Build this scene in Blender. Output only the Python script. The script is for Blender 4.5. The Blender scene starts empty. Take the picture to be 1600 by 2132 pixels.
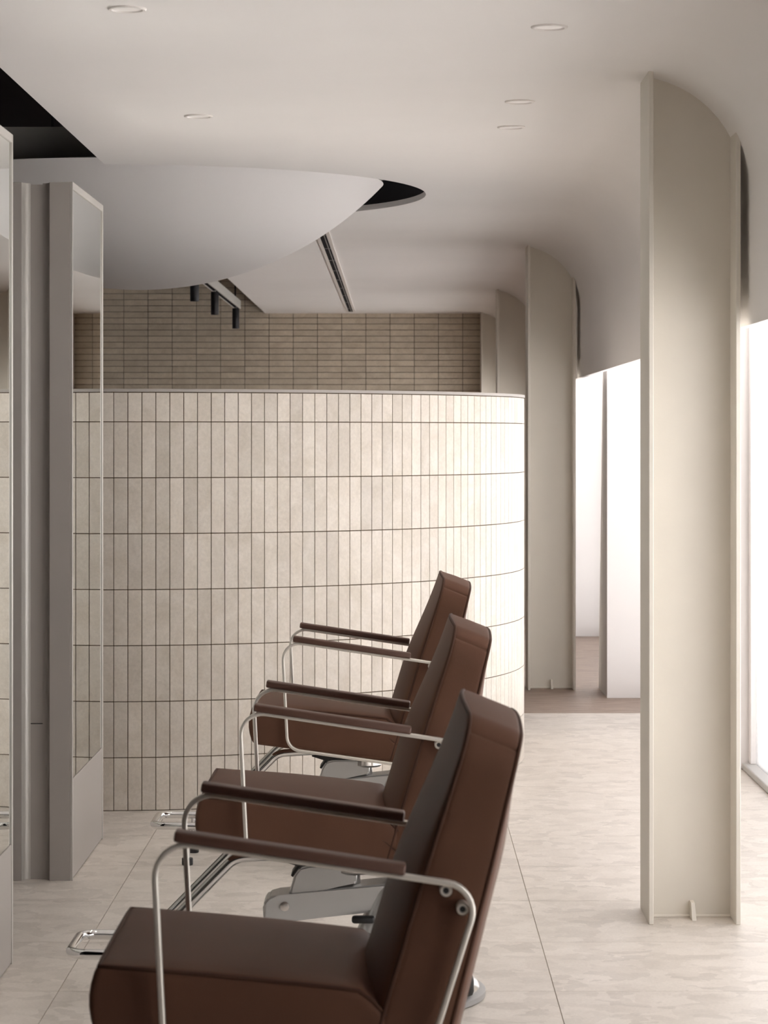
import bpy, bmesh, math, random
from mathutils import Vector, Matrix
random.seed(7)
PI = math.pi
scene = bpy.context.scene
COL = scene.collection

# ------------------------------------------------------------------ camera
F = 5345.0            # focal length in photo pixels (1600 px wide frame)
H = 1.344             # eye height
cam_d = bpy.data.cameras.new('camera')
cam = bpy.data.objects.new('camera', cam_d); COL.objects.link(cam)
cam.location = (0, 0, H); cam.rotation_euler = (PI / 2, 0, 0)
cam_d.sensor_fit = 'HORIZONTAL'; cam_d.sensor_width = 36
cam_d.lens = 36 * F / 1600
cam_d.shift_x = (800 - 825) / 1600
cam_d.shift_y = (905 - 1066) / 1600
cam_d.clip_end = 300
cam_d.dof.use_dof = True; cam_d.dof.focus_distance = 8.4; cam_d.dof.aperture_fstop = 16
scene.camera = cam

# ------------------------------------------------------------------ sky, daylight, exposure
world = bpy.data.worlds.new('overcast'); scene.world = world; world.use_nodes = True
bg = world.node_tree.nodes['Background']
bg.inputs[0].default_value = (1.0, 0.995, 1.0, 1); bg.inputs[1].default_value = 2.3
scene.view_settings.view_transform = 'Standard'; scene.view_settings.look = 'None'
scene.view_settings.gamma = 1; scene.view_settings.use_curve_mapping = False
scene.view_settings.exposure = -0.68
scene.cycles.max_bounces = 12; scene.cycles.diffuse_bounces = 7
scene.cycles.use_denoising = True

sun_d = bpy.data.lights.new('sun', 'SUN'); sun_d.energy = 38; sun_d.angle = math.radians(3); sun_d.color = (1, .985, .975)
sun = bpy.data.objects.new('sun', sun_d); COL.objects.link(sun)
sun.rotation_euler = Vector((-.14, .22, .95)).to_track_quat('Z', 'Y').to_euler()   # high, from beyond the left wall: it lights the paving outside

def portal(x, y, z, sx, sy, rot):
    l = bpy.data.lights.new('window_daylight', 'AREA'); l.shape = 'RECTANGLE'; l.size = sx; l.size_y = sy
    l.cycles.is_portal = True
    o = bpy.data.objects.new('window_daylight', l); COL.objects.link(o)
    o.location = (x, y, z); o.rotation_euler = rot
WX = 1.42                                             # window plane beyond the pillars
portal(WX + .06, 6.25, 1.19, 2.34, 8.0, (0, PI / 2, 0))
portal(WX + .06, 11.75, 1.19, 2.34, 2.6, (0, PI / 2, 0))
portal(WX + .06, 15.35, 1.19, 2.34, 3.3, (0, PI / 2, 0))
portal(WX + .06, 19.25, 1.19, 2.34, 3.7, (0, PI / 2, 0))

# ------------------------------------------------------------------ helpers
def tag(o, label=None, cat=None, group=None, kind=None):
    if label: o['label'] = label
    if cat: o['category'] = cat
    if group: o['group'] = group
    if kind: o['kind'] = kind
    return o
def empty(name, loc, label=None, cat=None, group=None, kind=None):
    o = bpy.data.objects.new(name, None); COL.objects.link(o); o.location = loc; o.empty_display_size = .1
    return tag(o, label, cat, group, kind)
def link(name, me, parent=None, loc=None, rz=0):
    o = bpy.data.objects.new(name, me); COL.objects.link(o)
    if parent: o.parent = parent
    if loc: o.location = loc
    if rz: o.rotation_euler = (0, 0, rz)
    return o
def mesh(name, bm, mat, smooth=False, angle=None):
    bmesh.ops.recalc_face_normals(bm, faces=bm.faces)
    me = bpy.data.meshes.new(name); bm.to_mesh(me); bm.free()
    me.materials.append(mat)
    if smooth:
        for p in me.polygons: p.use_smooth = True
        if angle: me.set_sharp_from_angle(angle=math.radians(angle))
    return me
def obj(name, bm, mat, parent=None, smooth=False, angle=None, loc=None):
    return link(name, mesh(name, bm, mat, smooth, angle), parent, loc)
def box(bm, x0, x1, y0, y1, z0, z1):
    v = [bm.verts.new(p) for p in ((x0,y0,z0),(x1,y0,z0),(x1,y1,z0),(x0,y1,z0),(x0,y0,z1),(x1,y0,z1),(x1,y1,z1),(x0,y1,z1))]
    for f in ((0,3,2,1),(4,5,6,7),(0,1,5,4),(1,2,6,5),(2,3,7,6),(3,0,4,7)): bm.faces.new([v[i] for i in f])
    return v
def boxm(*a, bevel=0, seg=2):
    bm = bmesh.new(); box(bm, *a)
    if bevel: bmesh.ops.bevel(bm, geom=bm.edges[:], offset=bevel, segments=seg, profile=.5, affect='EDGES')
    return bm
def prism(bm, pts, y0, y1):                            # polygon in x-z extruded along y
    a = [bm.verts.new((x, y0, z)) for x, z in pts]; b = [bm.verts.new((x, y1, z)) for x, z in pts]
    bm.faces.new(a); bm.faces.new(b[::-1]); n = len(pts)
    for i in range(n): bm.faces.new((a[i], b[i], b[(i+1) % n], a[(i+1) % n]))
def vprism(bm, pts, z0, z1):                           # polygon in x-y extruded along z
    a = [bm.verts.new((x, y, z0)) for x, y in pts]; b = [bm.verts.new((x, y, z1)) for x, y in pts]
    bm.faces.new(a[::-1]); bm.faces.new(b); n = len(pts)
    for i in range(n): bm.faces.new((a[i], a[(i+1) % n], b[(i+1) % n], b[i]))
def lathe(bm, prof, c=(0,0,0), n=40, axis='Z'):
    rings = []
    for r, h in prof:
        if r < 1e-6: rings.append([bm.verts.new(ax(c, 0, 0, h, axis))])
        else: rings.append([bm.verts.new(ax(c, r*math.cos(2*PI*i/n), r*math.sin(2*PI*i/n), h, axis)) for i in range(n)])
    for A, B in zip(rings, rings[1:]):
        for i in range(n):
            j = (i+1) % n
            if len(A) == 1 and len(B) == 1: continue
            if len(A) == 1: bm.faces.new((A[0], B[i], B[j]))
            elif len(B) == 1: bm.faces.new((A[i], A[j], B[0]))
            else: bm.faces.new((A[i], A[j], B[j], B[i]))
def ax(c, u, v, h, axis):
    if axis == 'Z': return (c[0]+u, c[1]+v, c[2]+h)
    if axis == 'Y': return (c[0]+u, c[1]+h, c[2]+v)
    return (c[0]+h, c[1]+u, c[2]+v)
def fillet(pts, rad, closed=False, seg=6):
    P = [Vector(p) for p in pts]; n = len(P); out = []
    for i in range(n):
        if not closed and i in (0, n-1): out.append(P[i]); continue
        r = rad[i] if isinstance(rad, (list, tuple)) else rad
        a, b, c = P[i-1], P[i], P[(i+1) % n]
        u = (a-b).normalized(); w = (c-b).normalized(); ang = u.angle(w)
        if r <= 0 or ang > 3.1: out.append(b); continue
        d = min(r / math.tan(ang/2), .49*(a-b).length, .49*(c-b).length); rr = d*math.tan(ang/2)
        ctr = b + (u+w).normalized()*(rr/math.sin(ang/2))
        s = b+u*d-ctr; e = b+w*d-ctr; tot = s.angle(e)
        for k in range(seg+1):
            t = k/seg
            out.append(ctr + (s*math.sin((1-t)*tot) + e*math.sin(t*tot))/math.sin(tot))
    return out
def sweep(bm, path, sec, closed=False, up=None):
    P = [Vector(p) for p in path]; n = len(P); rings = []; N = None
    for i in range(n):
        if closed: T = (P[(i+1) % n]-P[i-1]).normalized()
        else: T = (P[min(i+1, n-1)]-P[max(i-1, 0)]).normalized()
        if up: B = Vector(up); A = T.cross(B).normalized()
        else:
            if N is None: N = T.orthogonal().normalized()
            N = (N - T*N.dot(T)).normalized(); A = N; B = T.cross(A)
        rings.append([bm.verts.new(P[i]+A*a+B*b) for a, b in sec])
    m = len(sec); R = range(n if closed else n-1)
    for i in R:
        X, Y = rings[i], rings[(i+1) % n]
        for k in range(m): bm.faces.new((X[k], X[(k+1) % m], Y[(k+1) % m], Y[k]))
    if not closed: bm.faces.new(rings[0]); bm.faces.new(rings[-1][::-1])
def circ(r, n=10): return [(r*math.cos(2*PI*i/n), r*math.sin(2*PI*i/n)) for i in range(n)]
def rsec(a, b, r=.002):
    out = []
    for sx, sy, a0 in ((1,1,0),(-1,1,90),(-1,-1,180),(1,-1,270)):
        for k in range(3):
            t = math.radians(a0+45*k); out.append((sx*(a-r)+r*math.cos(t), sy*(b-r)+r*math.sin(t)))
    return out
def axis_pts(h, r, n):
    c = [-h, -h+.12*r, -h+.35*r, -h+.65*r, -h+r]
    mid = [(-h+r)+(2*h-2*r)*k/n for k in range(1, n)]
    return c + mid + [-v for v in c[::-1]]
def rbox(hx, hy, hz, r, fn, n=(8, 10, 8)):             # rounded block, then deformed by fn(x, y, z)
    bm = bmesh.new(); A = [axis_pts(h, r, k) for h, k in zip((hx, hy, hz), n)]; vd = {}
    hh = (hx, hy, hz)
    def V(i, j, k):
        if (i, j, k) not in vd:
            p = Vector((A[0][i], A[1][j], A[2][k]))
            q = Vector([max(-(h-r), min(h-r, c)) for c, h in zip(p, hh)])
            d = p-q
            if d.length > 1e-9: p = q + d.normalized()*r
            vd[(i, j, k)] = bm.verts.new(fn(*p))
        return vd[(i, j, k)]
    L = [len(a)-1 for a in A]
    for i in range(L[0]):
        for j in range(L[1]):
            for k in (0, L[2]): bm.faces.new((V(i,j,k), V(i+1,j,k), V(i+1,j+1,k), V(i,j+1,k)))
        for k in range(L[2]):
            for j in (0, L[1]): bm.faces.new((V(i,j,k), V(i+1,j,k), V(i+1,j,k+1), V(i,j,k+1)))
    for j in range(L[1]):
        for k in range(L[2]):
            for i in (0, L[0]): bm.faces.new((V(i,j,k), V(i,j+1,k), V(i,j+1,k+1), V(i,j,k+1)))
    return bm

# ------------------------------------------------------------------ materials (all procedural)
def mat(name, col, rough=.5, metal=0, spec=.5, noise=0, nscale=8, bump=0, bscale=200, coat=0):
    m = bpy.data.materials.new(name); m.use_nodes = True; nt = m.node_tree; b = nt.nodes['Principled BSDF']
    b.inputs['Base Color'].default_value = (*col, 1); b.inputs['Roughness'].default_value = rough
    b.inputs['Metallic'].default_value = metal; b.inputs['Specular IOR Level'].default_value = spec
    if coat: b.inputs['Coat Weight'].default_value = coat
    g = nt.nodes.new('ShaderNodeNewGeometry')
    if noise:
        t = nt.nodes.new('ShaderNodeTexNoise'); t.inputs['Scale'].default_value = nscale; t.inputs['Detail'].default_value = 4
        nt.links.new(g.outputs['Position'], t.inputs['Vector'])
        mr = nt.nodes.new('ShaderNodeMapRange'); mr.inputs[1].default_value = .3; mr.inputs[2].default_value = .7
        mr.inputs[3].default_value = 1-noise; mr.inputs[4].default_value = 1+noise
        nt.links.new(t.outputs['Fac'], mr.inputs[0])
        mx = nt.nodes.new('ShaderNodeMix'); mx.data_type = 'RGBA'; mx.blend_type = 'MULTIPLY'; mx.inputs[0].default_value = 1
        mx.inputs[6].default_value = (*col, 1); nt.links.new(mr.outputs[0], mx.inputs[7]); nt.links.new(mx.outputs[2], b.inputs['Base Color'])
    if bump:
        t = nt.nodes.new('ShaderNodeTexNoise'); t.inputs['Scale'].default_value = bscale; t.inputs['Detail'].default_value = 3
        nt.links.new(g.outputs['Position'], t.inputs['Vector'])
        bp = nt.nodes.new('ShaderNodeBump'); bp.inputs['Strength'].default_value = bump; bp.inputs['Distance'].default_value = .002
        nt.links.new(t.outputs['Fac'], bp.inputs['Height']); nt.links.new(bp.outputs['Normal'], b.inputs['Normal'])
    return m

def stone(name, light, dark, vein, rough=.45, vary=.10, scale=1.0, chips=False, shift=True):
    m = bpy.data.materials.new(name); m.use_nodes = True; nt = m.node_tree; N = nt.nodes; L = nt.links
    b = N['Principled BSDF']; b.inputs['Roughness'].default_value = rough
    g = N.new('ShaderNodeNewGeometry'); oi = N.new('ShaderNodeObjectInfo')
    ad = N.new('ShaderNodeMath'); ad.operation = 'ADD'; L.new(oi.outputs['Random'], ad.inputs[0]); L.new(g.outputs['Random Per Island'], ad.inputs[1])
    fr = N.new('ShaderNodeMath'); fr.operation = 'FRACT'; L.new(ad.outputs[0], fr.inputs[0])
    cb = N.new('ShaderNodeCombineXYZ')
    mu = N.new('ShaderNodeMath'); mu.operation = 'MULTIPLY'; mu.inputs[1].default_value = 37 if shift else 0; L.new(fr.outputs[0], mu.inputs[0])
    L.new(mu.outputs[0], cb.inputs[0]); L.new(mu.outputs[0], cb.inputs[1])
    va = N.new('ShaderNodeVectorMath'); va.operation = 'ADD'; L.new(g.outputs['Position'], va.inputs[0]); L.new(cb.outputs[0], va.inputs[1])
    n1 = N.new('ShaderNodeTexNoise'); n1.inputs['Scale'].default_value = 7*scale; n1.inputs['Detail'].default_value = 7; n1.inputs['Roughness'].default_value = .62; n1.inputs['Distortion'].default_value = .8
    n2 = N.new('ShaderNodeTexNoise'); n2.inputs['Scale'].default_value = 90*scale; n2.inputs['Detail'].default_value = 5; n2.inputs['Roughness'].default_value = .7
    for t in (n1, n2): L.new(va.outputs[0], t.inputs['Vector'])
    r1 = N.new('ShaderNodeValToRGB'); e = r1.color_ramp.elements
    e[0].position = .33; e[0].color = (*dark, 1); e[1].position = .62; e[1].color = (*light, 1)
    L.new(n1.outputs['Fac'], r1.inputs[0]); colr = r1.outputs[0]
    if chips:
        nd = N.new('ShaderNodeTexNoise'); nd.inputs['Scale'].default_value = 9; nd.inputs['Detail'].default_value = 3; L.new(va.outputs[0], nd.inputs['Vector'])
        sc = N.new('ShaderNodeVectorMath'); sc.operation = 'SCALE'; sc.inputs[3].default_value = .22; L.new(nd.outputs['Color'], sc.inputs[0])
        v2 = N.new('ShaderNodeVectorMath'); v2.operation = 'ADD'; L.new(va.outputs[0], v2.inputs[0]); L.new(sc.outputs[0], v2.inputs[1])
        vo = N.new('ShaderNodeTexVoronoi'); vo.inputs['Scale'].default_value = 15; vo.inputs['Randomness'].default_value = 1; L.new(v2.outputs[0], vo.inputs['Vector'])
        sp = N.new('ShaderNodeSeparateColor'); L.new(vo.outputs['Color'], sp.inputs[0])
        rr = N.new('ShaderNodeValToRGB'); q = rr.color_ramp.elements
        q[0].position = .0; q[0].color = (*vein, 1); q[1].position = 1; q[1].color = (*light, 1)
        k = rr.color_ramp.elements.new(.35); k.color = (*dark, 1)
        L.new(sp.outputs[0], rr.inputs[0])
        mx = N.new('ShaderNodeMix'); mx.data_type = 'RGBA'; mx.inputs[0].default_value = .5; L.new(colr, mx.inputs[6]); L.new(rr.outputs[0], mx.inputs[7]); colr = mx.outputs[2]
    mr = N.new('ShaderNodeMapRange'); mr.inputs[1].default_value = .25; mr.inputs[2].default_value = .75; mr.inputs[3].default_value = .88; mr.inputs[4].default_value = 1.08
    L.new(n2.outputs['Fac'], mr.inputs[0])
    m1 = N.new('ShaderNodeMix'); m1.data_type = 'RGBA'; m1.blend_type = 'MULTIPLY'; m1.inputs[0].default_value = 1; L.new(colr, m1.inputs[6]); L.new(mr.outputs[0], m1.inputs[7])
    mv = N.new('ShaderNodeMapRange'); mv.inputs[3].default_value = 1-vary; mv.inputs[4].default_value = 1+vary*.6; L.new(fr.outputs[0], mv.inputs[0])
    m2 = N.new('ShaderNodeMix'); m2.data_type = 'RGBA'; m2.blend_type = 'MULTIPLY'; m2.inputs[0].default_value = 1; L.new(m1.outputs[2], m2.inputs[6]); L.new(mv.outputs[0], m2.inputs[7])
    out = m2.outputs[2]
    if not chips:                                       # small travertine pits
        vp = N.new('ShaderNodeTexNoise'); vp.inputs['Scale'].default_value = 240; vp.inputs['Detail'].default_value = 2; L.new(va.outputs[0], vp.inputs['Vector'])
        pr = N.new('ShaderNodeMapRange'); pr.inputs[1].default_value = .30; pr.inputs[2].default_value = .24; pr.inputs[3].default_value = 0; pr.inputs[4].default_value = .55; L.new(vp.outputs['Fac'], pr.inputs[0])
        m3 = N.new('ShaderNodeMix'); m3.data_type = 'RGBA'; L.new(pr.outputs[0], m3.inputs[0]); L.new(out, m3.inputs[6]); m3.inputs[7].default_value = (*vein, 1); out = m3.outputs[2]
    L.new(out, b.inputs['Base Color'])
    return m

M = {}
M['plaster'] = mat('plaster', (.89, .865, .85), .75, spec=.3, noise=.015, nscale=1.5)
M['dome'] = mat('dome_plaster', (.82, .795, .79), .6, spec=.35)
M['pillar'] = mat('pillar_paint', (.75, .71, .64), .55, spec=.35, noise=.02, nscale=5, bump=.08, bscale=60)
M['white'] = mat('white_paint', (.86, .83, .82), .6)
M['black'] = mat('void_black', (.010, .009, .012), .8, spec=.1)
M['bulk'] = mat('bulkhead_grey', (.52, .50, .46), .7)
M['wall'] = mat('side_wall', (.12, .11, .10), .8)
M['tile'] = stone('travertine', (.69, .635, .57), (.60, .54, .465), (.42, .35, .27), rough=.5, vary=.10)
M['tile_back'] = stone('travertine_back', (.66, .575, .46), (.54, .46, .355), (.38, .31, .23), rough=.5, vary=.085)
M['grout'] = mat('grout_brown', (.14, .095, .06), .9, spec=.1)
M['grout_back'] = mat('grout_back', (.07, .048, .03), .9, spec=.1)
M['floor'] = stone('floor_stone', (.75, .695, .64), (.63, .575, .52), (.49, .445, .40), rough=.42, vary=.015, scale=1.4, chips=True)
M['fgrout'] = mat('floor_grout', (.47, .42, .36), .9)
M['pave'] = mat('paving', (.66, .645, .63), .8, noise=.05, nscale=2)
M['leather'] = mat('brown_leather', (.110, .054, .035), .52, spec=.11, noise=.05, nscale=9, bump=.16, bscale=420)
M['piping'] = mat('dark_piping', (.062, .03, .02), .6, spec=.1)
M['pad'] = mat('pad_leather', (.09, .041, .027), .5, bump=.1, bscale=400)
M['satin'] = mat('satin_steel', (.72, .68, .62), .36, metal=.6)
M['chrome'] = mat('chrome', (.82, .82, .82), .06, metal=1)
M['silver'] = mat('silver_paint', (.60, .59, .575), .36, metal=.3)
M['polish'] = mat('polished_aluminium', (.72, .70, .68), .2, metal=1)
M['rubber'] = mat('black_rubber', (.016, .015, .015), .5)
M['station'] = mat('station_lacquer', (.40, .37, .345), .5, spec=.4)
M['frame'] = mat('frame_aluminium', (.56, .54, .51), .4, metal=.4)
M['mirror'] = mat('mirror_glass', (.74, .77, .735), .0, metal=1)
M['spot'] = mat('spot_black', (.014, .013, .017), .5)
M['trackw'] = mat('track_white', (.62, .60, .56), .5)
M['lamp'] = mat('downlight_white', (.82, .78, .75), .4)
M['lens'] = mat('downlight_lens', (.72, .68, .66), .25)
M['lens'].node_tree.nodes['Principled BSDF'].inputs['Emission Color'].default_value = (1, .95, .9, 1); M['lens'].node_tree.nodes['Principled BSDF'].inputs['Emission Strength'].default_value = .35
M['duct'] = mat('duct_grey', (.30, .29, .28), .5)
M['sill'] = mat('sill_grey', (.55, .54, .53), .5)

def wood():
    m = mat('woven_plank', (.30, .215, .165), .5); nt = m.node_tree; N = nt.nodes; L = nt.links; b = N['Principled BSDF']
    g = N.new('ShaderNodeNewGeometry')
    mp = N.new('ShaderNodeMapping'); mp.inputs['Scale'].default_value = (3, 26, 1); L.new(g.outputs['Position'], mp.inputs[0])
    n = N.new('ShaderNodeTexNoise'); n.inputs['Scale'].default_value = 2; n.inputs['Detail'].default_value = 5; L.new(mp.outputs[0], n.inputs['Vector'])
    w = N.new('ShaderNodeTexWave'); w.wave_type = 'BANDS'; w.bands_direction = 'DIAGONAL'; w.inputs['Scale'].default_value = 22; w.inputs['Distortion'].default_value = 1.5; L.new(g.outputs['Position'], w.inputs['Vector'])
    ma = N.new('ShaderNodeMath'); ma.operation = 'MULTIPLY_ADD'; ma.inputs[1].default_value = .25; L.new(w.outputs['Fac'], ma.inputs[0]); L.new(n.outputs['Fac'], ma.inputs[2])
    r = N.new('ShaderNodeValToRGB'); e = r.color_ramp.elements; e[0].position = .35; e[0].color = (.17, .115, .085, 1); e[1].position = .8; e[1].color = (.42, .32, .26, 1)
    L.new(ma.outputs[0], r.inputs[0]); L.new(r.outputs[0], b.inputs['Base Color']); return m
M['wood'] = wood()
def glass():                                           # glass with a pale diffusing film
    m = bpy.data.materials.new('window_glass'); m.use_nodes = True; nt = m.node_tree; N = nt.nodes; N.clear()
    o = N.new('ShaderNodeOutputMaterial'); t = N.new('ShaderNodeBsdfTransparent'); t.inputs[0].default_value = (.97, .97, .97, 1)
    g = N.new('ShaderNodeBsdfTranslucent'); g.inputs[0].default_value = (.95, .94, .94, 1)
    mx = N.new('ShaderNodeMixShader'); mx.inputs[0].default_value = .3
    nt.links.new(t.outputs[0], mx.inputs[1]); nt.links.new(g.outputs[0], mx.inputs[2]); nt.links.new(mx.outputs[0], o.inputs[0]); return m
M['glass'] = glass()

# ------------------------------------------------------------------ the setting
S = 'structure'
CZ = 2.345                                             # ceiling height
BACK = 21.2                                            # tiled back wall
LX, FY = -3.2, -2.6                                    # left wall, wall behind the camera
FLOOR_END = 12.39
EDGE = -1.08                                           # left edge of the plaster ceiling
HC, HR = (-1.08, 10.71), 1.205                         # round opening
# floor slab with stone tiles
fl = obj('floor', boxm(LX, WX+.1, FY, FLOOR_END, -.06, -.003), M['fgrout']); tag(fl, kind=S)
shared = {}
def tile_mesh(key, w, d, h, mt):
    key = (key, round(w, 4), round(d, 4))
    if key not in shared: shared[key] = mesh('tile', boxm(-w/2, w/2, -d/2, d/2, -h, 0), mt)
    return shared[key]
xs = [LX, -2.016, -.816, .384, WX+.1]
ys = [FY] + [6.8+.6*k for k in range(-15, 10) if FY+.05 < 6.8+.6*k < FLOOR_END-.05] + [FLOOR_END]
for x0, x1 in zip(xs, xs[1:]):
    for y0, y1 in zip(ys, ys[1:]):
        link('tile', tile_mesh('floor', x1-x0-.0022, y1-y0-.0022, .02, M['floor']), fl, ((x0+x1)/2, (y0+y1)/2, 0))
tag(obj('floor_corridor', boxm(LX, WX+.1, FLOOR_END, BACK+.1, -.06, -.001), M['wood']), kind=S)
tag(obj('ground', boxm(-40, 60, -50, 70, -.25, -.15), M['pave']), kind=S)

# plaster ceiling rolling down into the valance, with the round opening cut into its edge
RC, RR = (.65, 2.025), .32
def ceiling_profile(xl):
    pts = [(xl+(.65-xl)*k/6, CZ) for k in range(7)]
    pts += [(RC[0]+RR*math.sin(t), RC[1]+RR*math.cos(t)) for t in [PI/2*k/14 for k in range(1, 15)]]
    return pts + [(.97, 1.85), (.97, 1.645)]
rows = [FY] + [FY + (HC[1]-HR-FY)*k/10 for k in range(1, 10)]
N_ = 48
rows += [HC[1]-HR*math.cos(PI*k/N_) for k in range(N_+1)]
rows += [HC[1]+HR + (BACK-HC[1]-HR)*k/8 for k in range(1, 9)]
bm = bmesh.new(); low = []; high = []; TH = .024
for y in rows:
    d = HR*HR-(y-HC[1])**2
    xl = EDGE + (math.sqrt(d) if d > 1e-9 else 0)
    P = ceiling_profile(xl); Q = []
    for x, z in P:
        n = Vector((max(0, x-RC[0]), max(0, z-RC[1]))) if x > RC[0] else Vector((0, 1))
        n.normalize(); Q.append((x+n.x*TH, z+n.y*TH))
    low.append([bm.verts.new((x, y, z)) for x, z in P]); high.append([bm.verts.new((x, y, z)) for x, z in Q])
for G in (low, high):
    for A, B in zip(G, G[1:]):
        for i in range(len(A)-1): bm.faces.new((A[i], B[i], B[i+1], A[i+1]))
for A, B, C, D in zip(low, low[1:], high, high[1:]):
    bm.faces.new((A[0], B[0], D[0], C[0])); bm.faces.new((A[-1], B[-1], D[-1], C[-1]))
for A, B in ((low[0], high[0]), (low[-1], high[-1])):
    for i in range(len(A)-1): bm.faces.new((A[i], A[i+1], B[i+1], B[i]))
tag(obj('ceiling', bm, M['plaster'], smooth=True, angle=40), kind=S)
# black void above
tag(obj('ceiling_void', boxm(LX, WX+.2, FY, BACK+.1, 3.05, 3.15), M['black']), kind=S)
tag(obj('ceiling_bay', boxm(.985, WX+.12, FY, BACK, 2.42, 2.46), M['white']), kind=S)
# walls
wl = obj('wall_left', boxm(LX-.1, LX, FY-.1, BACK+.1, -.15, 3.05), M['wall']); tag(wl, kind=S)
tag(obj('wall_front', boxm(LX, WX+.2, FY-.1, FY, -.15, 3.05), M['wall']), kind=S)
bm = bmesh.new()
box(bm, WX, WX+.12, FY, BACK, 2.38, 3.05)
tag(obj('wall_right_header', bm, M['white']), kind=S)
bm = bmesh.new(); box(bm, WX, WX+.12, FY, 2.2, 0, 2.38)
tag(obj('wall_right', bm, M['white']), kind=S)
tag(obj('wall_right_end', boxm(1.15, WX+.3, 17.1, 17.3, 0, 2.42), M['white']), kind=S)
# white pier between the windows, its inner face leaning in towards the floor
bm = bmesh.new()
a = [bm.verts.new(p) for p in ((1.078,13.1,0),(WX+.3,13.1,0),(WX+.3,13.63,0),(1.076,13.63,0))]
b = [bm.verts.new(p) for p in ((1.078,13.1,2.42),(WX+.3,13.1,2.42),(WX+.3,13.63,2.42),(1.108,13.63,2.42))]
bm.faces.new(a); bm.faces.new(b)
for i in range(4): bm.faces.new((a[i], a[(i+1) % 4], b[(i+1) % 4], b[i]))
tag(obj('wall_pier', bm, M['white']), kind=S)

# windows: frame, sill track and panes
def window(n, y0, y1, cuts):
    r = empty('window_%d' % n, (WX, y0, 0), kind=S)
    def part(name, a, m, bev=0): obj(name, boxm(a[0]-WX, a[1]-WX, a[2]-y0, a[3]-y0, a[4], a[5], bevel=bev), m, r)
    part('sill', (WX-.03, WX+.06, y0, y1, 0, .028), M['sill'], .006)
    part('head', (WX, WX+.06, y0, y1, 2.33, 2.39), M['white'])
    for y in cuts: part('mullion', (WX-.005, WX+.05, y-.025, y+.025, .028, 2.33), M['white'], .004)
    for ya, yb in zip(cuts, cuts[1:]): part('pane', (WX+.018, WX+.026, ya+.025, yb-.025, .028, 2.33), M['glass'])
window(1, 2.2, 10.3, [2.23, 4.9, 7.6, 10.27])
window(4, 10.42, 13.1, [10.45, 13.07])
window(2, 13.63, 17.1, [13.66, 15.4, 17.07])
tag(obj('trim_window_post', boxm(1.355, WX+.1, 10.3, 10.42, 0, 2.42, bevel=.006), M['white']), kind=S)
window(3, 17.3, BACK, [17.33, 19.2, BACK-.03])

# back wall of stacked horizontal tiles
bw = obj('wall_back', boxm(LX, WX+.2, BACK+.006, BACK+.12, 0, 3.05), M['grout_back']); tag(bw, kind=S)
tm = mesh('tile', boxm(-.0978, .0978, -.008, .004, -.0228, .0228), M['tile_back'])
x_ref, z_ref = -2.249, 2.508
rest = bmesh.new()
for i in range(-5, 18):
    for k in range(-11, 51):
        xc = x_ref+.2*i+.1; zc = z_ref-.05*k-.025
        if xc > 1.4 or zc < .02 or xc-.1 < LX: continue
        if -1 <= i <= 14 and -1 <= k <= 16: link('tile', tm, bw, (xc, BACK+.002, zc))
        else: box(rest, xc-.0985, xc+.0985, BACK-.006, BACK+.006, zc-.0235, zc+.0235)
tag(obj('tile_field', rest, M['tile_back'], bw), kind='stuff')

# ------------------------------------------------------------------ curved half-height wall with upright tiles
CX, CY, CR, PITCH, S0 = -1.106, 10.805, 1.643, .04989, .0977
cw = empty('curved_partition_wall', (CX, CY, 0), 'curved half-height wall clad in upright cream travertine tiles', 'partition')
def arc(r, t0, t1, n): return [(r*math.sin(t0+(t1-t0)*k/n), -r*math.cos(t0+(t1-t0)*k/n)) for k in range(n+1)]
T0, T1 = math.radians(-85), math.radians(118)
bm = bmesh.new(); vprism(bm, arc(CR-.006, T0, T1, 90) + arc(CR-.11, T1, T0, 90), 0, 1.497)
obj('core', bm, M['grout'], cw, smooth=True, angle=30)
bm = bmesh.new(); vprism(bm, arc(CR+.004, T0, T1, 90) + arc(CR-.114, T1, T0, 90), 1.497, 1.508)
obj('cap_trim', bm, M['station'], cw, smooth=True, angle=30)
zr = [1.4955, 1.390, 1.190, .990, .790, .590, .390, .190, .001]
rm = {}
rest = bmesh.new()
for j in range(-55, 68):
    th = (S0+PITCH*(j+.5))/CR
    if not T0 < th < T1: continue
    for za, zb in zip(zr[1:], zr):
        h = round(zb-za-.003, 4)
        x, y = CR*math.sin(th), -CR*math.cos(th)
        if -2 <= j <= 34:
            if h not in rm: rm[h] = mesh('tile', boxm(-.0237, .0237, -.0005, .009, -h/2, h/2, bevel=.0007, seg=1), M['tile'])
            link('tile', rm[h], cw, (x, y, (za+zb)/2), th)
        else:
            vs = box(rest, -.0237, .0237, -.0005, .009, -h/2, h/2)
            mt = Matrix.Translation((x, y, (za+zb)/2)) @ Matrix.Rotation(th, 4, 'Z')
            for v in vs: v.co = mt @ v.co
tag(obj('tile_field', rest, M['tile'], cw), kind='stuff')

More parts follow.
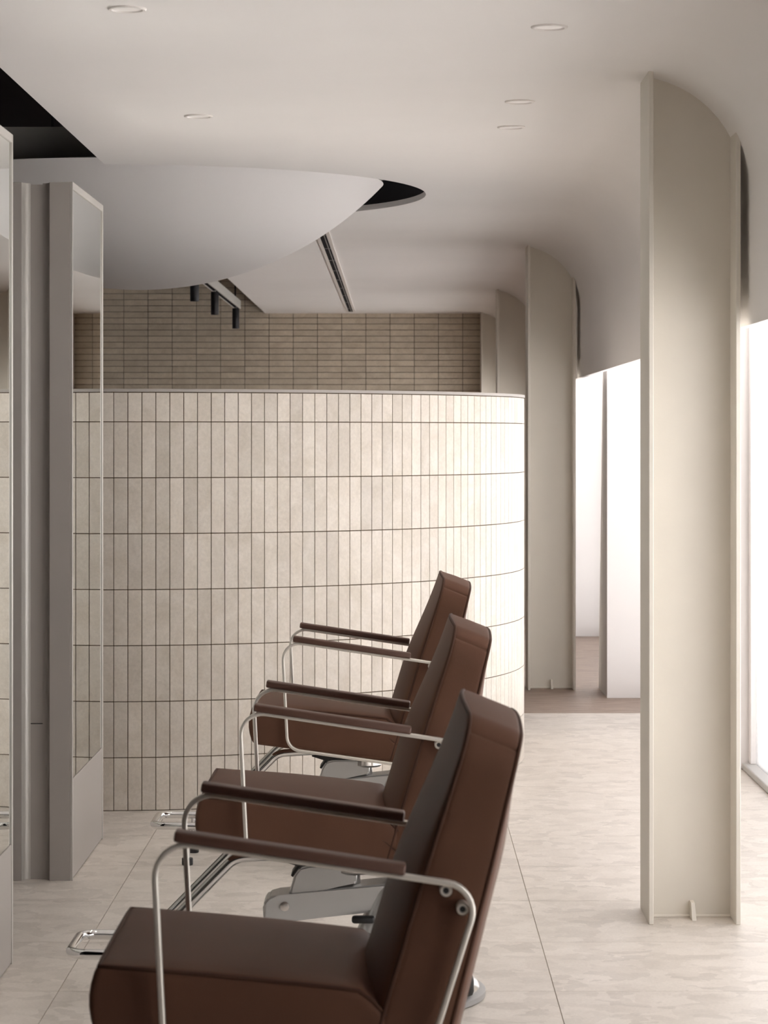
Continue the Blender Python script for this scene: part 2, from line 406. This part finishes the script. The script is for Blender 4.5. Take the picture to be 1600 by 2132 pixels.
# ------------------------------------------------------------------ plaster dome hanging in the round opening
dm = empty('ceiling_dome', (-1.08, 10.71, 1.95), 'large smooth white plaster dome bulging down through the round ceiling opening', 'ceiling dome')
bm = bmesh.new(); SR = 1.42; hrim = .44; amax = math.acos((SR-hrim)/SR)
prof = [(0 if k == 0 else SR*math.sin(amax*k/36), SR-SR*math.cos(amax*k/36)) for k in range(37)]
prof += [(prof[-1][0]-.02, prof[-1][1]+.004)] + [((SR-.03)*math.sin(amax*.98*k/16) if k else 0, SR-(SR-.03)*math.cos(amax*.98*k/16)) for k in range(16, -1, -1)]
lathe(bm, prof, n=128); obj('shell', bm, M['dome'], dm, smooth=True, angle=50)
for a in range(3):
    bm = bmesh.new(); lathe(bm, [(0, .2), (.008, .2), (.008, 1.1), (0, 1.1)], c=(.45*math.cos(a*2.094+.5), .45*math.sin(a*2.094+.5), 0), n=8); obj('hanger_rod', bm, M['spot'], dm)
bk = obj('ceiling_bulkhead', boxm(-3.2, -1.06, 10.0, 10.15, 2.41, 2.543), M['bulk']); tag(bk, kind=S)
bm = bmesh.new(); sweep(bm, [Vector((-1.08+1.03*math.sin(t), 10.71-1.03*math.cos(t), 2.455)) for t in [PI*k/32 for k in range(33)]], rsec(.02, .03, .008), up=(0, 0, 1))
tag(obj('air_duct', bm, M['duct'], smooth=True, angle=40), 'dark grey curved duct inside the round ceiling opening', 'duct')

# ------------------------------------------------------------------ steel H columns
def pillar(y, label):
    x0, w, d, t = .694, .252, .25, .013
    r = empty('steel_pillar', (x0+w/2, y+d/2, 0), label, 'pillar', 'beige steel columns along the window side')
    top = 2.44
    for s in (-1, 1):
        a = s*(w/2-t/2)
        z1 = top if s < 0 else 2.36
        obj('flange', boxm(a-t/2, a+t/2, -d/2, d/2, 0, z1, bevel=.0015, seg=1), M['pillar'], r)
    obj('web', boxm(-w/2+t, w/2-t, -.006, .006, 0, 2.40), M['pillar'], r)
    bm = bmesh.new(); prism(bm, [(-.001, .001), (.011, .001), (.009, .046), (-.001, .046)], -.075, -.006)
    for v in bm.verts:
        if v.co.z > .04 and v.co.y < -.05: v.co.y = -.045
    obj('stiffener_plate', bm, M['pillar'], r)
    bm = bmesh.new(); sweep(bm, [(-w/2+t, -.010, .003), (w/2-t, -.010, .003)], circ(.005, 8)); obj('weld_bead', bm, M['pillar'], r)
pillar(7.04, 'nearest beige steel H-column with flanges, tallest in view at the right')
pillar(13.5, 'second beige steel H-column, standing where the corridor floor begins beside the tiled wall')
pillar(17.6, 'third beige steel H-column, top showing above the curved wall against the second column')
pillar(20.9, 'farthest beige steel H-column, touching the right end of the tiled back wall')

# ------------------------------------------------------------------ mirror stations
def station(y0, y1, label):
    r = empty('mirror_station', (-1.087, y0, 0), label, 'mirror station', 'free-standing mirror stations')
    L = y1-y0; X = lambda v: v+1.087
    for sgn in (1, -1):
        def bx_(name, xa, xb, ya, yb, za, zb, m, par=r, bev=.001):
            a, b = sorted((sgn*X(xa), sgn*X(xb)))
            return obj(name, boxm(a, b, ya, yb, za, zb, bevel=bev, seg=1), m, par)
        side = bx_('side_panel', -1.045, -.982, 0, L, 0, 2.105, M['station'])
        fr = bx_('frame', -.982, -.9745, 0, .006, .0, 2.107, M['frame'])
        bx_('frame_edge', -.982, -.9745, L-.016, L, .0, 2.107, M['frame'], fr)
        bx_('frame_edge', -.982, -.9745, .006, L-.016, 2.085, 2.107, M['frame'], fr)
        bx_('mirror', -.982, -.9785, .006, L-.016, .306, 2.085, M['mirror'], r, 0)
        bx_('kick_panel', -.982, -.9768, .006, L-.016, .004, .304, M['station'])
        # cove strip in the groove
        bm = bmesh.new()
        for yy, s in ((0, 1), (L, -1)):
            rad = .024
            pts = [(X(-1.045), yy)] + [(X(-1.045)-rad+rad*math.cos(PI/2*k/8)*1.0, yy+s*rad*math.sin(PI/2*k/8)) for k in range(9)]
            pts = [(X(-1.045), yy+s*.0)] + [(X(-1.045)-rad+rad*math.sin(t), yy+s*rad*math.cos(t)) for t in []] 
            cv = [(X(-1.045)-rad*(1-math.cos(PI/2*k/8)), yy+s*.026*math.sin(PI/2*k/8)) for k in range(9)]
            poly = cv + [(X(-1.045), yy+s*.026)]
            poly = [(sgn*p[0], p[1]) for p in poly]
            vprism(bm, poly, 0, 2.104)
        obj('cove_strip', bm, M['frame' if sgn < 0 else 'station'], r, smooth=True, angle=40)  # coves match; the left one's paler material stands for light falling on it
    obj('core_panel', boxm(-.042, .042, .026, L-.026, .472, 2.1), M['station'], r)
    obj('core_panel', boxm(-.042, .042, .026, L-.026, 0, .469), M['station'], r)
station(7.735, 8.54, 'grey mirror station beside the curved wall, whole tall mirror in view')
station(5.73, 6.53, 'grey mirror station cut off at the left edge of the picture')

# ------------------------------------------------------------------ styling chairs
def sstep(t): t = max(0, min(1, t)); return t*t*(3-2*t)
def seat_fn(x, y, z):
    u = (x+.23)/.23; v = y/.25; X = x-.24+.23-.0
    X = x-.24
    zt = .5115-.095*(X+.471); zb = .392-.13*(X+.471)
    w = (z+.06)/.12
    Z = zb+(zt-zb)*w
    du = max(0, 1-(x/.231)**2); dv = max(0, 1-v*v)
    if w > .6: Z += .022*du**.6*dv**.6*sstep((w-.6)/.35)
    X -= .014*max(0, 1-(2*w-1)**2)*sstep((-x-.1)/.13)
    if w > .5: Z -= .035*sstep((x-.165)/.065)**2
    return (X, y, Z)
def back_fn(x, y, z):
    hy, hz, R2 = .25, .28, .068
    t = (x+.05)/.1
    yy, zz = abs(y), z
    if yy > hy-R2 and zz > hz-R2:                       # rounded upper corners
        a, b = yy-(hy-R2), zz-(hz-R2); m = max(a, b)
        if m > 1e-6:
            q = PI/4*(b/a) if a >= b else PI/2-PI/4*(a/b)
            a, b = m*math.cos(q), m*math.sin(q)
        yy, zz = hy-R2+a, hz-R2+b
    y2 = math.copysign(yy, y); h = (zz+hz)/(2*hz)
    Z = .335+.544*h+(.004+.014*sstep((h-.5)/.5))*(1-2*t)
    Z += .014*sstep((h-.75)/.25)*max(0, 1-(y2/hy)**2)
    xf = .0445+.30*(Z-.65); xb = .147+.25*(Z-.65)
    X = xf+(xb-xf)*t
    fall = max(0, 1-(y2/hy)**2)**.55
    if t < .5: X -= (.015*max(0, 1-(y2/hy)**2)**1.3+.030*sstep((1.0-h)/.5)*fall)*sstep((.5-t)/.4)
    else: X += (.004+.022*sstep((1-h)/.4))*fall*sstep((t-.5)/.4)
    return (X, y2, Z)
CM = {}
def build_chair_meshes():
    CM['seat'] = mesh('seat', rbox(.23, .25, .06, .013, seat_fn, (14, 14, 5)), M['leather'], True)
    CM['backrest'] = mesh('backrest', rbox(.05, .25, .28, .012, back_fn, (6, 34, 36)), M['leather'], True)
    bm = bmesh.new()
    hx, hy = .23-.004, .25-.004
    P = [seat_fn(-hx, hy*(1-2*k/10), .06-.003) for k in range(11)] + [seat_fn(-hx+2*hx*k/20, -hy, .06-.003) for k in range(1, 21)]
    P = [seat_fn(hx-2*hx*k/20, hy, .06-.003) for k in range(20)] + P
    sweep(bm, P, circ(.0035, 8)); CM['seat_piping'] = mesh('piping', bm, M['piping'], True)
    bm = bmesh.new()
    for xx in (-.05+.004, .05-.004):
        hy, hz = .25-.003, .28-.003
        P = [back_fn(xx, -hy, -hz+2*hz*k/60) for k in range(61)] + [back_fn(xx, -hy+2*hy*k/60, hz) for k in range(1, 61)] + [back_fn(xx, hy, hz-2*hz*k/60) for k in range(1, 61)]
        sweep(bm, P, circ(.0038, 8))
    CM['back_piping'] = mesh('piping', bm, M['piping'], True)
    bm = bmesh.new()
    loop = [(.035, 0, .325), (-.362, 0, .381), (-.379, 0, .713), (.133, 0, .6375)]
    sweep(bm, fillet(loop, [.02, .045, .05, .045], True, 8), rsec(.0045, .0085, .0022), True, (0, 1, 0))
    CM['arm_frame'] = mesh('arm_frame', bm, M['satin'], True, 50)
    bm = boxm(-.182, .182, -.019, .019, -.0085, .0085, bevel=.004, seg=3); CM['arm_pad'] = mesh('arm_pad', bm, M['pad'], True, 60)
    bm = bmesh.new(); lathe(bm, [(0, .003), (.0048, .003), (.0054, .0), (.0086, .0), (.0098, .002), (.0098, .030), (0, .030)], n=20, axis='Y'); CM['bolt'] = mesh('bolt', bm, M['satin'], True, 40)
    bm = bmesh.new(); lathe(bm, [(0, .002), (.0046, .002), (.0046, .0029), (0, .0029)], n=16, axis='Y'); CM['bolt_socket_shade'] = mesh('socket_shade', bm, M['rubber'])  # black disc painting the shade inside the bolt recess
    bm = bmesh.new()
    pts = []
    for s in (-1, 1):
        q = [(-.20, s*.12, .362), (-.40, s*.12, .348), (-.625, s*.12, .120), (-.79, s*.12, .122)]
        pts += q if s < 0 else q[::-1]
    sweep(bm, fillet(pts, [0, .06, .05, .04, .04, .05, .06, 0], False, 8), circ(.0122, 14))
    CM['footrest'] = mesh('footrest', bm, M['chrome'], True, 60)
    bm = bmesh.new(); lathe(bm, [(0, 0), (.0165, 0), (.0175, .003), (.0175, .02), (.0165, .022), (0, .022)], n=20); CM['rubber_foot'] = mesh('rubber_foot', bm, M['rubber'], True, 40)
    bm = bmesh.new(); lathe(bm, [(.008, .02), (.008, .115)], n=12); CM['foot_stem'] = mesh('foot_stem', bm, M['chrome'], True)
    bm = bmesh.new(); lathe(bm, [(0, 0), (.262, 0), (.27, .004), (.27, .016), (.258, .024), (0, .024)], n=64); CM['base_ring'] = mesh('base_ring', bm, M['duct'], True, 40)
    bm = bmesh.new(); lathe(bm, [(.258, .02), (.25, .034), (.215, .047), (.16, .058), (.11, .075), (.095, .1), (0, .1)], n=64); CM['base_plate'] = mesh('base_plate', bm, M['polish'], True, 40)
    def colf(x, y, z):
        h = (z+.11)/.22; k = 1-.25*h
        return (x*k-.055+.07*h, y*k, .07+.215*h)
    CM['pump_column'] = mesh('pump_column', rbox(.095, .075, .11, .035, colf, (6, 6, 6)), M['silver'], True)
    bm = bmesh.new(); prism(bm, [(-.335, .178), (.06, .222), (.06, .286), (-.30, .248), (-.325, .243), (-.338, .225)], -.052, .052)
    bmesh.ops.bevel(bm, geom=bm.edges[:], offset=.006, segments=2, affect='EDGES'); CM['link_arm'] = mesh('link_arm', bm, M['silver'], True, 35)
    bm = bmesh.new(); prism(bm, [(-.285, .215), (-.24, .215), (-.235, .25), (-.115, .275), (-.115, .318), (-.225, .318), (-.25, .312), (-.262, .295)], -.045, .045)
    bmesh.ops.bevel(bm, geom=bm.edges[:], offset=.005, segments=2, affect='EDGES'); CM['bracket'] = mesh('bracket', bm, M['silver'], True, 35)
    bm = bmesh.new()
    sweep(bm, fillet([(-.268, 0, .292), (-.248, 0, .3205), (-.13, 0, .3205)], .02), rsec(.003, .047, .002), False, (0, 1, 0)); CM['bracket_cover'] = mesh('bracket_cover', bm, M['rubber'], True, 40)
    bm = bmesh.new(); lathe(bm, [(0, .268), (.02, .268), (.02, .29), (.046, .294), (.052, .30), (.052, .326), (.065, .33), (.065, .344), (0, .344)], c=(-.125, 0, 0), n=40); CM['swivel_boss'] = mesh('swivel_boss', bm, M['polish'], True, 35)
    bm = boxm(-.30, .0, -.17, .17, 0, .008, bevel=.002); 
    for v in bm.verts: v.co.z += .3365-.13*(v.co.x+.125)
    CM['seat_plate'] = mesh('seat_plate', bm, M['rubber'])
    bm = bmesh.new(); sweep(bm, fillet([(-.20, -.03, .332), (-.25, -.05, .328), (-.29, -.06, .342)], .02), rsec(.006, .013, .004)); CM['lever'] = mesh('lever', bm, M['rubber'], True, 50)
    CM['lock_lever'] = mesh('lock_lever', boxm(-.125, -.07, -.085, -.06, .186, .203, bevel=.006), M['rubber'], True, 50)
    CM['foot_pedal'] = mesh('foot_pedal', boxm(.105, .163, -.15, -.09, .026, .074, bevel=.012), M['rubber'], True, 50)
    bm = bmesh.new(); lathe(bm, [(0, -.058), (.011, -.056), (.012, -.05), (0, -.05)], c=(-.285, 0, .222), n=20, axis='Y'); CM['link_bolt'] = mesh('bolt', bm, M['polish'], True, 40)
build_chair_meshes()
def chair(dx, y, rz, label):
    r = empty('styling_chair', (dx, y, 0), label, 'chair', 'row of brown styling chairs'); r.rotation_euler = (0, 0, math.radians(rz))
    s = link('seat', CM['seat'], r); link('piping', CM['seat_piping'], s)
    b = link('backrest', CM['backrest'], r); link('piping', CM['back_piping'], b)
    for sg in (-1, 1):
        a = link('arm_frame', CM['arm_frame'], r, (0, sg*.2775, 0))
        p = link('arm_pad', CM['arm_pad'], r, (-.165, sg*.2775, .6935)); p.rotation_euler = (0, math.atan(.1475), 0)
        for bx_, bz in ((.078, .633), (.104, .604)):
            o = link('bolt', CM['bolt'], r, (bx_, sg*.279, bz)); link('socket_shade', CM['bolt_socket_shade'], o)
            if sg > 0: o.rotation_euler = (0, 0, PI)
    f = link('footrest', CM['footrest'], r)
    for sg in (-1, 1):
        g = link('rubber_foot', CM['rubber_foot'], f, (-.682, sg*.12, 0)); link('foot_stem', CM['foot_stem'], f, (-.682, sg*.12, 0))
    link('base_ring', CM['base_ring'], r, (-.075, 0, 0)); link('base_plate', CM['base_plate'], r, (-.075, 0, 0))
    link('foot_pedal', CM['foot_pedal'], r)
    for k in ('pump_column', 'swivel_boss', 'seat_plate', 'lever', 'lock_lever'): link(k, CM[k], r)
    la = link('link_arm', CM['link_arm'], r); link('bolt', CM['link_bolt'], la)
    br = link('bracket', CM['bracket'], r); link('bracket_cover', CM['bracket_cover'], br)
chair(.0, 4.28, 0, 'brown leather styling chair nearest the camera, cut off by the lower edge')
chair(.02, 6.16, 0, 'middle brown leather styling chair of the row of three')
chair(.03, 8.14, 0, 'farthest brown leather styling chair, directly in front of the curved wall')

# ------------------------------------------------------------------ ceiling fittings
def downlight(x, y, label):
    r = empty('ceiling_downlight', (x, y, CZ), label, 'downlight', 'round recessed ceiling lights')
    bm = bmesh.new(); lathe(bm, [(.0455, .0005), (.0455, -.002), (.043, -.0045), (.037, -.0045), (.0345, -.001)], n=48); obj('trim_ring', bm, M['lamp'], r, True, 40)
    bm = bmesh.new(); lathe(bm, [(0, -.0006), (.02, -.0008), (.0345, -.001)], n=48); obj('lens', bm, M['lens'], r, True)
    l = bpy.data.lights.new('downlight_lamp', 'SPOT'); l.energy = 20; l.spot_size = math.radians(125); l.spot_blend = 1; l.shadow_soft_size = .03; l.color = (1, .93, .86)
    o = bpy.data.objects.new('downlight_lamp', l); COL.objects.link(o); o.parent = r; o.location = (0, 0, -.008)
downlight(-.632, 6.03, 'round white ceiling light at the top left, nearest of the left pair')
downlight(-.62, 8.06, 'round white ceiling light in front of the dome, farther of the left pair')
downlight(.377, 6.30, 'largest round white ceiling light of the right row, nearest the camera')
downlight(.372, 7.71, 'middle round white ceiling light of the three on the right')
downlight(.375, 8.35, 'farthest round white ceiling light of the three on the right')

r = empty('linear_air_diffuser', (-.366, 12.3, CZ-.0025), 'long narrow black slot diffuser with white rims in the ceiling behind the dome', 'air vent')
L = 8.5
for s in (-1, 1): obj('rim', boxm(s*.027-.009, s*.027+.009, 0, L, -.005, .002), M['lamp'], r)
obj('slot', boxm(-.019, .019, 0, L, -.002, .002), M['black'], r)
for k in range(9): obj('blade', boxm(-.0185, .0185, .5+k*.93, .52+k*.93, -.0035, -.001), M['duct'], r)
obj('deflector', boxm(.003, .008, 0, L, -.0045, -.001), M['duct'], r)

TX, TZ = -1.253, 2.338
r = empty('track_rail', (TX, 12.6, TZ), 'pale grey track rail hanging in the dark gap before the tiled back wall', 'light track')
obj('housing', boxm(-.024, .024, 0, 7.72, .006, .066), M['trackw'], r)
for s in (-1, 1): obj('lip', boxm(s*.0195-.0045, s*.0195+.0045, 0, 7.72, 0, .006), M['trackw'], r)
obj('channel', boxm(-.015, .015, .001, 7.719, .003, .0062), M['black'], r)
for y in (1.0, 4.2, 7.4): obj('hanger_rod', boxm(-.006, .006, y-.006, y+.006, .066, .711), M['spot'], r)
for y, lab in ((15.96, 'black cylinder track spotlight beside the dome, nearest of the three'), (17.75, 'black cylinder track spotlight in the middle of the three'), (20.07, 'black cylinder track spotlight farthest from the dome, at the rail end')):
    q = empty('track_spotlight', (TX, y, TZ), lab, 'spotlight', 'black spotlights on the track')
    bm = bmesh.new(); lathe(bm, [(0, -.006), (.0265, -.006), (.0275, -.009), (.0275, -.162), (.0265, -.165), (.023, -.165), (.021, -.14), (0, -.14)], n=28); obj('body', bm, M['spot'], q, True, 40)
    bm = bmesh.new(); lathe(bm, [(.008, -.006), (.008, .004)], n=12); obj('adapter', bm, M['trackw'], q, True)
